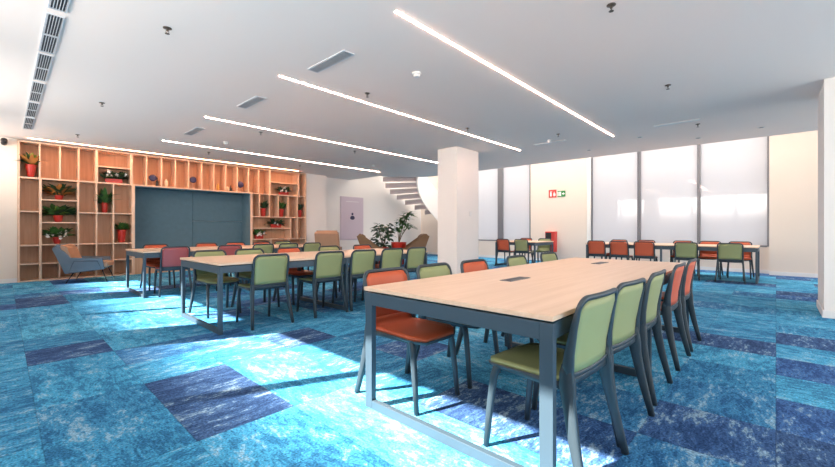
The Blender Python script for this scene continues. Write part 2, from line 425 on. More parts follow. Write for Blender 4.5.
# columns
struct('column', MB().box(7.0, 7.87, 5.29, 5.85, 0, CZ), M['white'], label='square white column behind the front table')
struct('column', MB().box(6.99, 7.95, -1.5, -0.44, 0, CZ), M['white'], label='white column at the right edge')
b = MB(); b.box(6.975, 7.965, -1.515, -0.425, 0, 0.09); struct('baseboard_column', b, M['base'])
b = MB(); b.box(6.985, 7.885, 5.275, 5.865, 0, 0.07); struct('baseboard_post', b, M['base'])

# ------------------------------------------------------------------ spiral stair in the void
SX, SY = 11.5, 9.65
def spos(phi, r):
    lf = Vector((-0.6805, 0.7328, 0)); fw_ = Vector((0.7328, 0.6805, 0))
    return Vector((SX, SY, 0)) + lf * (r * math.cos(phi)) + fw_ * (r * math.sin(phi))
st = thing('spiral_staircase', 'white spiral staircase with mauve stepped underside rising through the ceiling opening', 'staircase', (SX, SY, 0))
off = Matrix.Translation((-SX, -SY, 0))
DP = R(13.0); ri, ro = 0.80, 2.10
def rout(ph):                                      # outer edge stays clear of the window wall
    dx = -0.6805 * math.cos(ph + .05) + 0.7328 * math.sin(ph + .05)
    return min(ro, (12.93 - SX) / dx) if dx > 0.1 else ro
tops = []
for k in range(-9, 10):
    ph = k * DP; zt = 3.16 - 0.20 * k
    if zt < 0.9: continue
    b = MB(); n = 4
    top = [[spos(ph + DP * j / n, r) + Vector((0, 0, zt)) for r in (ri, (ri + rout(ph + DP * j / n)) / 2, rout(ph + DP * j / n))] for j in range(n + 1)]
    bot = [[p - Vector((0, 0, 0.05)) for p in row] for row in top]
    b.solid(top, bot, False).xf(off); b.build('tread', M['stairp'], st)
    a = 0.05
    f0 = [[spos(ph - a / ro * .0, r) + Vector((0, 0, z)) for r in (ri, (ri + rout(ph)) / 2, rout(ph))] for z in (zt - 0.03, zt - 0.20)]
    f1 = [[p + (spos(ph + .03, 1.5) - spos(ph, 1.5)) for p in row] for row in f0]
    b = MB().solid(f0, f1, False).xf(off); b.build('riser', M['riser'], st)
def band(r, z_lo, z_hi, k0, k1, th=0.05):
    b = MB(); N = (k1 - k0) * 3
    T, B = [], []
    for i in range(N + 1):
        q = k0 + i / 3; ph = q * DP; z = 3.16 - 0.20 * q
        T.append([spos(ph, r) + Vector((0, 0, max(0.0, z + zz))) for zz in (z_lo, z_hi)])
        B.append([spos(ph, r - th) + Vector((0, 0, max(0.0, z + zz))) for zz in (z_lo, z_hi)])
    return b.solid(T, B, False).xf(off)
band(ri, -0.24, 1.0, -9, 11).build('inner_balustrade', M['stairp'], st)
b = MB(); pts = [spos(R(a), r) for a, r in [(118, .75), (118, 1.4), (136, 1.4), (136, .75)]]
b.prism([(p.x - SX, p.y - SY) for p in pts], 'z', 0, 1.0); b.build('landing', M['stairp'], st)

# ------------------------------------------------------------------ ceiling fittings
for i, (y, lab, yx) in enumerate([(2.40, 'linear ceiling light nearest the camera, above the front table', 'first'),
                             (4.45, 'linear ceiling light second from the right', ''), (6.98, 'linear ceiling light third from the right', ''),
                             (9.48, 'linear ceiling light fourth from the right, before the bookcase strip', '')]):
    t = thing('ceiling_light', 'thin glowing ' + lab, 'light', (2.3, y, CZ), 0, 'linear ceiling lights')
    MB().box(0, 6.07, -.011, .011, -.006, -.0005).build('diffuser', M['led'], t)
    b = MB(); b.box(-.012, 0, -.013, .013, -.008, -.0005); b.box(6.07, 6.082, -.013, .013, -.008, -.0005); b.build('end_cap', M['plastic'], t)
t = thing('ceiling_light', 'warm linear light strip washing the top of the bookcase', 'light', (0.36, 11.22, CZ), 0, 'linear ceiling lights')
MB().box(0, 6.12, -.03, .03, -.004, -.0005).build('diffuser', M['ledw'], t)
b = MB(); b.box(-.01, 6.13, -.038, -.03, -.006, -.0005); b.box(-.01, 6.13, .03, .038, -.006, -.0005); b.build('channel', M['plastic'], t)

ORD = ['first', 'second', 'third', 'fourth', 'fifth', 'sixth', 'seventh', 'eighth']
for i, y in enumerate([3.46, 4.62, 5.74, 6.90, 8.04, 9.18]):
    t = thing('ceiling_grille', 'slotted double air grille at upper left, %s from the top of the photo' % ORD[i], 'vent', (0.27, y, CZ), 0, 'row of slotted air grilles')
    for s0, s1 in ((0, .50), (.53, 1.02)):
        MB().box(.0, .10, s0, s1, -.004, -.0005).build('duct', M['duct'], t)
        b = MB()
        for k in range(6): b.box(.002 + k * .0192, .0062 + k * .0192, s0, s1, -.012, -.004)
        b.box(-.01, .0, s0, s1, -.012, -.0005); b.box(.10, .11, s0, s1, -.012, -.0005)
        b.box(-.01, .11, s0 - .014, s0, -.012, -.0005); b.box(-.01, .11, s1, s1 + .014, -.012, -.0005)
        b.build('grille', M['grille'], t)
for y0, y1, nm in [(3.32, 4.0, 'nearest the camera'), (5.35, 6.0, 'in the middle of three'), (7.8, 8.5, 'nearest the bookcase')]:
    t = thing('ceiling_vent', 'grey rectangular ceiling vent between the light strip ends, ' + nm, 'vent', (2.50, y0, CZ), 0, 'rectangular ceiling vents')
    L_ = y1 - y0
    MB().box(-.055, .055, 0, L_, -.006, -.0005).build('duct', M['alu'], t)
    b = MB()
    for k in range(5): b.box(-.05 + k * .022, -.038 + k * .022, 0, L_, -.012, -.006)
    b.build('slat', M['slat'], t)
    b = MB(); b.box(-.07, -.055, -.015, L_ + .015, -.010, -.0005); b.box(.055, .07, -.015, L_ + .015, -.010, -.0005)
    b.box(-.055, .055, -.015, 0, -.010, -.0005); b.box(-.055, .055, L_, L_ + .015, -.010, -.0005); b.build('frame', M['grille'], t)
for x, y0, y1, nm in [(8.1, .95, 1.63, 'near the right edge'), (8.07, 3.25, 3.93, 'left of the end of the nearest light strip')]:
    t = thing('ceiling_vent', 'white slim ceiling vent, ' + nm, 'vent', (x, y0, CZ), 0, 'white slim ceiling vents')
    L_ = y1 - y0
    MB().box(-.06, .06, 0, L_, -.008, -.0005, .002).build('frame', M['plastic'], t)
    MB().box(-.012, .012, .02, L_ - .02, -.012, -.008).build('slot', M['grille'], t)

def sprinkler(x, y, lab):
    t = thing('sprinkler', lab, 'sprinkler', (x, y, CZ), 0, 'ceiling sprinklers')
    MB().lathe([(.036, -.0005), (.036, -.006), (.016, -.010)], n=16).build('rosette', M['chrome'], t)
    b = MB().lathe([(.010, -.008), (.010, -.028), (.006, -.032)], n=10)
    for s in (-1, 1): b.sweep([(s * .008, 0, -.024), (s * .014, 0, -.036), (s * .003, 0, -.052)], (.0025, .0025), Vector((0, 1, 0)), n=6)
    b.build('head', M['chrome'], t)
    b = MB().lathe([(.020, -.052), (.020, -.055)], n=12); b.build('deflector', M['chrome'], t)
for x, y, lab in [(1.05, 4.16, 'bronze sprinkler alone on the ceiling at upper left, nearest the camera'),
                  (1.01, 7.32, 'sprinkler second from the camera along the left of the ceiling'),
                  (1.02, 10.13, 'sprinkler just above the left end of the bookcase'),
                  (3.47, 1.01, 'bronze sprinkler at the top edge of the photo, right of the nearest light strip'),
                  (3.43, 4.13, 'sprinkler just below the second light strip, right of the large grey vent'),
                  (3.40, 7.29, 'sprinkler between the third and fourth light strips'),
                  (3.42, 10.1, 'sprinkler above the middle of the bookcase, left of the fourth light strip'),
                  (5.90, 1.03, 'sprinkler right of the nearest light strip, halfway along'),
                  (5.87, 4.19, 'sprinkler above the white column, beside the second light strip'),
                  (5.75, 7.39, 'sprinkler hanging above the third light strip towards the stair'),
                  (5.91, 10.17, 'sprinkler above the right end of the bookcase'),
                  (8.44, 1.02, 'sprinkler above the right window table'),
                  (7.45, 3.14, 'sprinkler left of the far end of the nearest light strip')]:
    sprinkler(x, y, lab)
def detector(x, y, lab):
    t = thing('smoke_detector', lab, 'smoke detector', (x, y, CZ), 0, 'smoke detectors')
    MB().lathe([(.055, -.0005), (.055, -.018), (.048, -.024)], n=20).build('base', M['plastic'], t)
    MB().lathe([(.040, -.024), (.042, -.040), (.028, -.050)], n=20).build('sensor', M['base'], t)
for x, y, lab in [(3.39, 3.16, 'round white smoke detector between the two nearest light strips'), (3.28, 8.66, 'small round smoke detector left of the fourth light strip'),
                  (7.86, 3.5, 'round white smoke detector near the far end of the nearest light strip'), (7.36, 8.61, 'round smoke detector near the stair opening')]:
    detector(x, y, lab)
for x, y, lab in [(9.45, 3.24, 'recessed round downlight before the leftmost tall window pane'), (8.83, 2.03, 'recessed round downlight before the middle tall window'), (9.73, 1.17, 'recessed round downlight before the rightmost tall window'),(9.5,0.2,'recessed round downlight nearest the right column')]:
    t = thing('downlight', lab, 'light', (x, y, CZ), 0, 'recessed downlights')
    MB().lathe([(.055, -.0005), (.055, -.006), (.04, -.006)], n=20).build('ring', M['plastic'], t)
    MB().lathe([(.038, -.0062), (.030, -.0075)], n=20).build('lens', M['alu'], t)

# ------------------------------------------------------------------ bookcase
bk = thing('bookcase', 'tall oak bookcase with open cells around a blue felt nook', 'bookcase', (0, 11.5, 0))
D = 0.36; TH = 0.026
def shp(name, b, m='shelf'): return b.build(name, M[m], bk)
def vert(x, z0, z1, th=TH): shp('divider', MB().box(x - th / 2, x + th / 2, 0, D, z0, z1), 'edge')
def horiz(x0, x1, z, th=TH): shp('shelf_board', MB().box(x0, x1, 0.002, D, z - th / 2, z + th / 2), 'edge')
shp('back_panel', MB().box(0.23, 2.20, D, D + .02, 0, 2.93)); shp('back_panel', MB().box(2.20, 5.06, D, D + .02, 2.19, 2.93)); shp('back_panel', MB().box(5.06, 6.91, D, D + .02, 0, 2.93))
for x in (0.235, 6.905): shp('side_panel', MB().box(x - .018, x + .018, -.004, D, 0, 2.93), 'edge')
shp('top_board', MB().box(0.217, 6.923, -.004, D, 2.93, 2.962), 'edge')
shp('base_board', MB().box(0.253, 2.17, 0, D, 0.0, 0.03), 'edge'); shp('base_board', MB().box(5.10, 6.887, 0, D, 0, .03), 'edge')
horiz(.253, 6.887, 2.19, .032)
for x in (2.185, 5.085): shp('side_panel', MB().box(x - .03, x + .03, -.003, D, 0, 2.19), 'edge')
# top row
for x in (.55, .87, 1.18, 2.46, 2.78, 3.09, 3.40, 3.72, 4.03, 4.35, 4.67, 5.0, 5.31): vert(x, 2.206, 2.93)
for x in (1.49, 2.15, 5.66, 6.64): vert(x, 2.206, 2.93, .05)
horiz(1.515, 2.125, 2.57); horiz(5.685, 6.615, 2.58)
# left block
vert(.56, .03, 2.174, .04); vert(1.17, .03, 2.174, .034)
for z in (.37, .76, 1.48): horiz(.253, .54, z)
for z in (.77, 1.25, 1.74): horiz(.58, 1.153, z)
horiz(.58, .86, .37); vert(.86, .03, .757)
vert(1.49, .03, 2.174); vert(1.80, .03, 2.174)
for z in (.77, 1.48): horiz(1.187, 1.477, z)
for z in (.37, .77, 1.48): horiz(1.503, 1.787, z)
for z in (.38, .77, 1.48): horiz(1.813, 2.155, z)
# right block
for z in (.42, .80, 1.49): horiz(5.115, 6.887, z)
horiz(5.115, 6.35, 1.14); vert(6.36, .81, 1.48); vert(6.60, .81, 1.48)
for x in (5.33, 5.65, 5.94, 6.27, 6.60): vert(x, 1.50, 2.174)
for x in (5.7, 6.3): vert(x, .03, .79)
# felt-lined nook
shp('felt_panel', MB().box(2.215, 3.66, D + .20, D + .26, 0.45, 2.174, .006), 'nook')
shp('felt_panel', MB().box(3.665, 5.055, D + .20, D + .26, 1.345, 2.174, .006), 'nook')
shp('felt_panel', MB().box(3.665, 5.055, D + .20, D + .26, 0.45, 1.34, .006), 'nook')
shp('felt_side', MB().box(2.215, 2.235, 0.02, D + .20, 0.45, 2.174), 'nook'); shp('felt_side', MB().box(5.035, 5.055, 0.02, D + .20, 0.45, 2.174), 'nook')
shp('felt_top', MB().box(2.235, 5.035, 0.02, D + .2, 2.155, 2.174), 'nook')
shp('bench_seat', MB().box(2.215, 5.055, 0.0, D + .26, 0.40, 0.45, .006), 'nook')
shp('bench_front', MB().box(2.215, 5.055, 0.02, D, 0.0, 0.40), 'shelf')

# potted plants on the shelves
YS = 11.5
def pot_round(p, r0, r1, h, m='red'):
    q = MB().lathe([(r0 * .9, 0.001), (r0, .01), ((r0 + r1) / 2 * 1.03, h * .5), (r1, h * .93), (r1 * 1.06, h), (r1 * .9, h), (r1 * .88, h - .012)], n=20); q = q.build('pot', M[m], p)
    MB().lathe([(r1 * .86, h - .02), (r1 * .8, h - .006)], n=16).build('soil', M['soil'], q)
def trough(p, L_, h, dp=.10, m='red'):
    b = MB(); pr = [(-dp * .4, .001), (dp * .4, .001), (dp * .5, h), (-dp * .5, h)]
    b.prism(pr, 'x', -L_ / 2, L_ / 2); q = b.build('pot', M[m], p)
    MB().box(-L_ / 2 * .94, L_ / 2 * .94, -dp * .42, dp * .42, h, h + .006).build('soil', M['soil'], q)
def foliage(p, n, L_, wd, h0, m, spread=0.6, droop=0.7, seed=1, ex=0.0, name='foliage', lz=0.5, yl=0.6):
    rnd = random.Random(seed); b = MB(); L_ *= 1.2; wd *= 1.6; n = int(n * 1.7)
    for k in range(n):
        a = rnd.uniform(0, 2 * math.pi); up = rnd.uniform(lz, 1.7)
        dv = Vector((math.cos(a) * spread, math.sin(a) * spread * yl, up))
        b.leaf((rnd.uniform(-ex, ex) + math.cos(a) * .01, math.sin(a) * .01, h0), dv, L_ * rnd.uniform(.7, 1.1), wd * rnd.uniform(.75, 1.15), droop * rnd.uniform(.6, 1.4), rnd.uniform(-.5, .5))
    if p.name in BOUND: tuck(b.bm, p)
    return b.build(name, M[m], p)
def blooms(p, n, sx, z0, z1, r, m='petal', seed=3):
    rnd = random.Random(seed); b = MB()
    for k in range(n):
        c = Vector((rnd.uniform(-sx, sx), rnd.uniform(-.15, -.06), rnd.uniform(z0, z1)))
        for q in range(5):
            a = q * 1.2566 + rnd.random()
            b.leaf(c, (math.cos(a), -.5, math.sin(a)), r * 1.3, r * 1.2, .1, 0, 3)
    tuck(b.bm, p)
    b.build('flower', M[m], p)
BOUND = {}
G = 'potted plants in the bookcase'
CELLS = {(.42, 2.207): (.253, .537, 2.92), (1.82, 2.207): (1.515, 2.125, 2.555), (.86, 1.754): (.58, 1.153, 2.17), (.85, 1.264): (.58, 1.153, 1.725),
         (.83, .784): (.58, 1.153, 1.235), (1.655, 1.494): (1.503, 1.787, 2.17), (1.98, .784): (1.813, 2.155, 1.465), (6.18, 2.207): (5.685, 6.615, 2.565),
         (5.50, 1.503): (5.343, 5.637, 2.17), (6.10, 1.503): (5.953, 6.257, 2.17), (6.745, 1.503): (6.613, 6.887, 2.17), (5.92, 1.154): (5.115, 6.347, 1.475), (5.37, .814): (5.115, 6.887, 1.125)}
def plant(x, z, lab, y=.17):
    p = thing('potted_plant', lab, 'plant', (x, YS + y, z), 0, G); x0, x1, z1 = CELLS[(x, z)]
    BOUND[p.name] = (x0 - x + .012, x1 - x - .012, z1 - z - .012, -y, .335 - y); return p
def tuck(bm, p):
    x0, x1, z1, yf, yb = BOUND[p.name]
    for v in bm.verts:
        v.co.y = min(v.co.y, yb); v.co.z = max(v.co.z, .012)
        if v.co.y > yf - .03:
            if v.co.x < x0: v.co.x = x0
            if v.co.x > x1: v.co.x = x1
            if v.co.z > z1: v.co.z = z1
        elif v.co.y < yf - .16: v.co.y = yf - .16
p = plant(.42, 2.207, 'plant with bronze-green leaves in a tall red pot, top left cell of the bookcase', .12); pot_round(p, .05, .085, .27)
foliage(p, 12, .26, .05, .26, 'leafo', .9, .7, 1, name='outer_leaves'); foliage(p, 14, .24, .05, .26, 'leafy', .7, .6, 2); foliage(p, 8, .30, .03, .26, 'leafd', 1.1, .9, 3, name='dark_leaves')
p = plant(1.82, 2.207, 'dark leafy plant with pale flowers in a low red trough, upper left shelf box', .13); trough(p, .32, .10)
foliage(p, 46, .20, .055, .10, 'leafd', .9, .9, 4, .17); blooms(p, 7, .24, .10, .27, .035)
p = plant(.86, 1.754, 'rust and orange leafed plant in a dark red bowl, above two green ones', .15); pot_round(p, .06, .08, .10)
foliage(p, 24, .28, .045, .10, 'leafo', 1.0, .95, 5, .08, name='rust_leaves'); foliage(p, 22, .30, .06, .10, 'leafd', 1.1, .7, 6, .08)
p = plant(.85, 1.264, 'lush green plant in a round red bowl, between the rust plant and white flowers', .13); pot_round(p, .06, .085, .15)
foliage(p, 22, .32, .08, .14, 'leaf', 1.1, .8, 7, .04); foliage(p, 8, .22, .09, .14, 'leafy', .9, 1.0, 8, .04, name='lime_leaves'); foliage(p, 14, .33, .07, .14, 'leafd', 1.2, .7, 9, .04, name='dark_leaves')
p = plant(.83, .784, 'white-flowering plant in a red bowl, lowest of the left shelf plants', .13); pot_round(p, .05, .075, .15)
foliage(p, 34, .28, .065, .14, 'leaf', 1.1, .6, 10, .08); blooms(p, 7, .16, .14, .28, .04, seed=5)
p = plant(1.655, 1.494, 'spiky agave-like green plant in a pinkish red pot', .15); pot_round(p, .05, .062, .24)
foliage(p, 20, .34, .055, .20, 'leaf', .8, .55, 11); foliage(p, 14, .30, .05, .2, 'leafd', 1.0, 1.2, 12, name='drooping_leaves')
p = plant(1.98, .784, 'small bushy green plant in a tall red pot beside the blue nook', .14); pot_round(p, .065, .09, .31)
foliage(p, 40, .17, .06, .31, 'leaf', .9, .7, 13); foliage(p, 14, .16, .05, .31, 'leafy', .8, .6, 14, name='lime_leaves')
p = plant(6.18, 2.207, 'flowering plant in a low red trough, upper right shelf box', .13); trough(p, .30, .10)
foliage(p, 40, .20, .055, .10, 'leafd', .9, .9, 15, .13); blooms(p, 6, .16, .10, .26, .04, seed=7)
p = plant(5.50, 1.503, 'reddish green plant in a red pot, first of three in the right block', .14); pot_round(p, .06, .085, .25)
foliage(p, 26, .24, .045, .24, 'leafd', .8, .8, 16); foliage(p, 12, .26, .04, .24, 'leafo', .8, .6, 17, name='rust_leaves')
p = plant(6.10, 1.503, 'bushy green plant in a red pot, middle of three in the right block', .14); pot_round(p, .06, .085, .25)
foliage(p, 36, .24, .05, .24, 'leaf', .8, .6, 18)
p = plant(6.745, 1.503, 'dark green plant in a red pot, at the right end of the bookcase', .14); pot_round(p, .055, .08, .24)
foliage(p, 24, .22, .04, .24, 'leafd', .5, .5, 19)
p = plant(5.92, 1.154, 'trailing green plant in a low red trough, right block middle shelf', .14); trough(p, .32, .11)
foliage(p, 46, .20, .05, .11, 'leafd', 1.0, 1.0, 20, .16); blooms(p, 3, .18, .10, .2, .03, seed=9)
p = plant(5.37, .814, 'white-flowering plant in a low red bowl, lowest in the right block', .14); trough(p, .24, .12)
foliage(p, 26, .20, .05, .12, 'leaf', 1.0, .8, 21, .10); blooms(p, 6, .14, .12, .22, .04, seed=11)

# small ornaments in the upper cells
def disc(x, z, r, lab):
    t = thing('ornament', lab, 'ornament', (x, YS + .06, 2.2065), 0, 'ornaments in the upper cells')
    b = MB().lathe([(r * .6, -.012), (r, -.006), (r, .006), (r * .6, .012)], n=24); b.xf(Matrix.Translation((0, 0, z)) @ Matrix.Rotation(R(90), 4, 'X')); b.build('plate', M['navy'], t)
    MB().sweep([(0, 0.02, 0.008), (0, 0.02, z - r * .3)], (.006, .006), Vector((1, 0, 0))).build('stand', M['edge'], t)
    MB().lathe([(.04, .0), (.035, .008)], c=(0, .02, 0), n=14).build('foot', M['edge'], t)
disc(2.60, .20, .085, 'dark blue round plate ornament, leftmost in the upper cells')
disc(3.52, .24, .085, 'dark blue round plate ornament, middle of the upper cells')
disc(4.78, .22, .095, 'dark blue round plate ornament, rightmost in the upper cells')
def bottle(x, h, m, lab):
    o = MB().lathe([(.03, .0), (.034, .02), (.032, h * .5), (.012, h * .7), (.012, h), (.015, h)], n=14).build('bottle', M[m])
    o.location = (x, YS + .09, 2.2065); tag(o, lab, 'bottle', 'bottles in the upper cells')
bottle(2.70, .22, 'black', 'small black bottle beside the leftmost blue plate'); bottle(2.765 - .06 + .07 - .09 + .08, .14, 'amber', 'little amber bottle right of the black bottle') if False else None
bottle(4.52, .17, 'black', 'small dark bottle beside the round white vase')
def vase(x, r, h, m, lab):
    o = MB().lathe([(r * .5, 0), (r * .9, h * .2), (r, h * .45), (r * .8, h * .75), (r * .4, h * .9), (r * .45, h)], n=18).build('vase', M[m])
    o.location = (x, YS + .10, 2.2065); tag(o, lab, 'vase', 'vases in the upper cells')
vase(4.43, .055, .13, 'cream', 'round cream vase in the upper cells, left of the rightmost plate')
vase(2.90, .045, .20, 'cream', 'cream vase in the upper cells, right of the black bottle')
vase(4.17, .035, .20, 'amber', 'slim amber vase in the middle upper cells')

# ------------------------------------------------------------------ tables
def make_table(label, loc, rz, L_, W_, group, boxes=(), seed=0, nframe=3):
    """long side along local x (0..L), width along local y (0..W)"""
    t = thing('meeting_table', label, 'table', loc, rz, group)
    MB().box(0, L_, 0, W_, .722, .745, .003).build('tabletop', M['table'], t)
    MB().box(.05, L_ - .05, .03, W_ - .03, .711, .722).build('spacer', M['gap'], t)
    b = MB()
    for y in (.012, W_ - .062): b.box(.046, L_ - .046, y, y + .05, .64, .711)
    b.build('rail', M['slate'], t)
    xs = [0.01 + (L_ - .02 - .036) * k / (nframe - 1) for k in range(nframe)]
    for x in xs:
        for y in (.004, W_ - .064): MB().box(x, x + .036, y, y + .060, 0.0005, .711, .002).build('leg', M['slate'], t)
        MB().box(x, x + .036, .064, W_ - .064, .636, .711, .002).build('end_rail', M['slate'], t)
        MB().box(x, x + .036, .064, W_ - .064, 0.0005, .052, .002).build('foot_rail', M['slate'], t)
    return t
TL = 3.42
t_front = make_table('light oak meeting table with slate frame, nearest the camera', (1.53, .667, 0), 0, TL, 1.21, 'meeting tables')
make_table('light oak meeting table with slate frame, middle of three on the left', (1.53, 4.24, 0), 0, 3.29, 1.28, 'meeting tables')
make_table('light oak meeting table with slate frame, in front of the bookcase nook', (1.53, 7.40, 0), 0, 3.30, 1.28, 'meeting tables')
make_table('oak meeting table along the tall windows at right', (10.35 + 1.25, .26, 0), R(90), 3.38, 1.25, 'window tables')
make_table('smaller oak table by the red hose cabinet, beyond the white column', (10.28 + 1.25, 5.0, 0), R(90), 1.31, 1.25, 'window tables', nframe=2)
for x, y, lab in [(2.49 - 1.53, 1.36 - .667, 'flush black cable outlet in the front table, nearer the camera'), (4.29 - 1.53, 1.36 - .667, 'flush black cable outlet in the front table, far end')]:
    o = thing('cable_outlet', lab, 'outlet', (1.53 + x, .667 + y, .745), 0, 'cable outlets')
    MB().box(-.14, .14, -.045, .045, .0004, .004, .001).build('frame', M['alu'], o)
    MB().box(-.13, .13, -.036, -.003, .004, .006).build('flap', M['black'], o); MB().box(-.13, .13, .003, .036, .004, .006).build('flap', M['black'], o)

# ------------------------------------------------------------------ chairs
def back_y(z):                                    # side profile of frame: foot back, waist forward, top back
    P = [(0.0, -.272), (.22, -.222), (.40, -.195), (.47, -.188), (.56, -.194), (.68, -.216), (.82, -.248)]
    for (a, ya), (b_, yb) in zip(P, P[1:]):
        if z <= b_: t = (z - a) / (b_ - a); return ya + (yb - ya) * t
    return P[-1][1]
def halfw(z, w0=.205, zt=.81, r=.055):
    if z <= zt - r: return w0
    q = min(r, z - (zt - r)); return w0 - r + math.sqrt(max(0, r * r - q * q))
def make_chair(color, cname):
    t = thing('meeting_chair', 'x', 'chair', (0, 0, 0))
    # upholstered seat
    def seat_row(y, grow=0.0):
        t_ = (y + .168) / .428
        hw = .192 + .016 * t_ + grow
        fr = y - .18
        if fr > 0: hw -= .075 * (fr / .08) ** 2
        return hw
    ys = [-.168 + .428 * k / 10 for k in range(11)]
    def grid(dz, grow=0.0, ysh=0.0):
        out = []
        for y in ys:
            hw = seat_row(y, grow)
            drop = -.018 * max(0, (y - .16) / .10) ** 2
            row = []
            for i in range(9):
                q = -1 + i / 4
                dip = -.012 * (1 - q * q) * (1 - ((y - .02) / .22) ** 2) if abs(y - .02) < .22 else 0
                row.append((hw * q, y + ysh + grow * (1 if y > 0 else -1) * .6 + .0, .455 + dz + dip + drop))
            out.append(row)
        return out
    def upturn(front):                             # the seat pad sweeps up into the backrest
        out = []
        for dy, z in ((-.182, .505), (-.180, .480), (-.176, .464)):
            out.append([(.190 * (-1 + i / 4), dy - (0 if front else .007) - .010 * (1 - (-1 + i / 4) ** 2), z - (0 if front else .012)) for i in range(9)])
        return out
    MB().solid(upturn(True) + grid(0), upturn(False) + grid(-.018)).build('seat', color, t)
    MB().solid(grid(-.0185, .010), grid(-.040, -.012)).build('seat_shell', M['chair_metal'], t)
    MB().sweep([(-.20, -.190, .447), (-.08, -.198, .447), (.08, -.198, .447), (.20, -.190, .447)], (.020, .009), Vector((0, 0, 1)), n=8, power=4).build('rear_rail', M['chair_metal'], t)
    # back panel
    def bgrid(dy):
        out = []
        for k in range(9):
            z = .482 + (.798 - .482) * k / 8
            hw = halfw(z, .192, .802, .05); row = []
            for i in range(9):
                q = -1 + i / 4
                row.append((hw * q, back_y(z) - .016 * (1 - q * q) + dy, z))
            out.append(row)
        return out
    MB().solid(bgrid(.007), bgrid(-.007)).build('backrest', color, t)
    # rim
    pts = []
    zt, r, w0 = .81, .055, .205
    for z in (.482, .52, .57, .62, .68, zt - r): pts.append((-w0, z))
    for k in range(1, 6): a = R(90 * k / 6); pts.append((-w0 + r - r * math.cos(a), zt - r + r * math.sin(a)))
    for q in (-.15, -.09, -.03, .03, .09, .15): pts.append((q, zt))
    for k in range(1, 6): a = R(90 - 90 * k / 6); pts.append((w0 - r + r * math.cos(a), zt - r + r * math.sin(a)))
    for z in (zt - r, .68, .62, .57, .52, .482): pts.append((w0, z))
    for q in (.185, .12, 0, -.12, -.185): pts.append((q, .470))
    rim = [(.0105 + .019 * max(0, min(1, (.76 - z) / .28)) if abs(x) > .19 else (.0105 if z > .6 else .011), .0125) for x, z in pts]
    path = [(x, back_y(z) - .016 * (1 - min(1, (x / .205) ** 2)), z) for x, z in pts]
    MB().sweep(path, rim, Vector((0, 1, 0)), closed=True, n=8, power=3).build('back_frame', M['chair_metal'], t)
    # legs
    for s in (-1, 1):
        zs = [.52, .48, .43, .36, .22, .10, .0]
        path = [(s * (.203 + .038 * max(0, (.47 - z) / .47) ** 1.2), back_y(z) + (.004 if z > .3 else 0), max(z, .0006)) for z in zs]
        sz = [(.0125, .024), (.014, .032), (.0155, .036), (.016, .028), (.016, .023), (.0155, .019), (.015, .016)]
        MB().sweep(path, sz, Vector((1, 0, 0)), n=10, power=4).build('leg', M['chair_metal'], t)
    for s in (-1, 1):
        path = [(s * .172, .165, .425), (s * .182, .190, .405), (s * .188, .202, .36), (s * .194, .224, .18), (s * .198, .242, .0006)]
        sz = [(.016, .014), (.017, .018), (.0165, .018), (.0145, .016), (.0125, .0135)]
        MB().sweep(path, sz, Vector((1, 0, 0)), n=10, power=4).build('leg', M['chair_metal'], t)
    # side rails under the shell, front leg to rear leg
    for s in (-1, 1):
        MB().sweep([(s * .203, -.20, .425), (s * .196, -.05, .420), (s * .176, .16, .418)], [(.012, .018), (.011, .014), (.012, .014)], Vector((1, 0, 0)), n=8, power=4).build('side_rail', M['chair_metal'], t)
    return t
protos = {}; first = {}
for k in ('green', 'orange', 'maroon'):
    protos[k] = make_chair(M[k], k); first[k] = True
trees = {k: tree(v) for k, v in protos.items()}
def chair(color, x, y, face, label, group):
    """face: heading in degrees of the chair's front"""
    rz = R(face - 90)
    if first[color]:
        o = protos[color]; first[color] = False
        o.location = (x, y, 0); o.rotation_euler = (0, 0, rz); tag(o, label, 'chair', group); return o
    return dup(protos[color], (x, y, 0), rz, label, group, trees[color])
def row(spec, f, group, phrase, rev=False):
    n = len(spec)
    for i, (col, a) in enumerate(spec):
        if isinstance(a, tuple): a, yaw = a
        else: yaw = 0
        x, y, face = f(a); face += yaw
        chair(col, x, y, face, phrase.format(col=col, n=ORD[i]), group)
jit = random.Random(4)
J = lambda s=1.5: jit.uniform(-s, s)
# front table
row([('green', (1.86, -3)), ('green', (2.395, -4)), ('green', 3.02), ('orange', 3.83), ('orange', 4.47)], lambda a: (a, .828, 90 + J(.8)), 'chairs along the right side of the front table',
    '{col} chair, {n} from the camera on the right side of the front table')
row([('orange', 1.87), ('green', 2.40), ('orange', 2.97), ('green', 3.76), ('green', 4.55)], lambda a: (a, 1.80, -90 + J()), 'chairs along the left side of the front table',
    '{col} chair, {n} from the camera on the left side of the front table')
# middle table
row([('green', 2.10), ('green', 2.89), ('green', 3.45), ('green', 4.00), ('green', 4.535)], lambda a: (a, 4.455, 90 + J()), 'green chairs with backs to the camera at the middle table',
    '{col} chair, {n} from the left on the near side of the middle table')
row([('green', 1.93), ('green', 2.47), ('orange', 3.09), ('green', 3.84), ('orange', 4.56)], lambda a: (a, 5.40, -90 + J()), 'chairs along the far side of the middle table',
    '{col} chair, {n} from the left on the far side of the middle table')
# back table
row([('maroon', 1.98), ('maroon', 2.85), ('green', 3.48), ('green', 4.01), ('green', 4.56)], lambda a: (a, 7.58, 90 + J()), 'chairs along the near side of the back table',
    '{col} chair, {n} from the left on the near side of the back table')
row([('orange', 2.01), ('orange', 2.92), ('orange', 3.51), ('orange', 4.10), ('green', 4.62)], lambda a: (a, 8.50, -90 + J()), 'chairs along the far side of the back table',
    '{col} chair, {n} from the left on the far side of the back table')
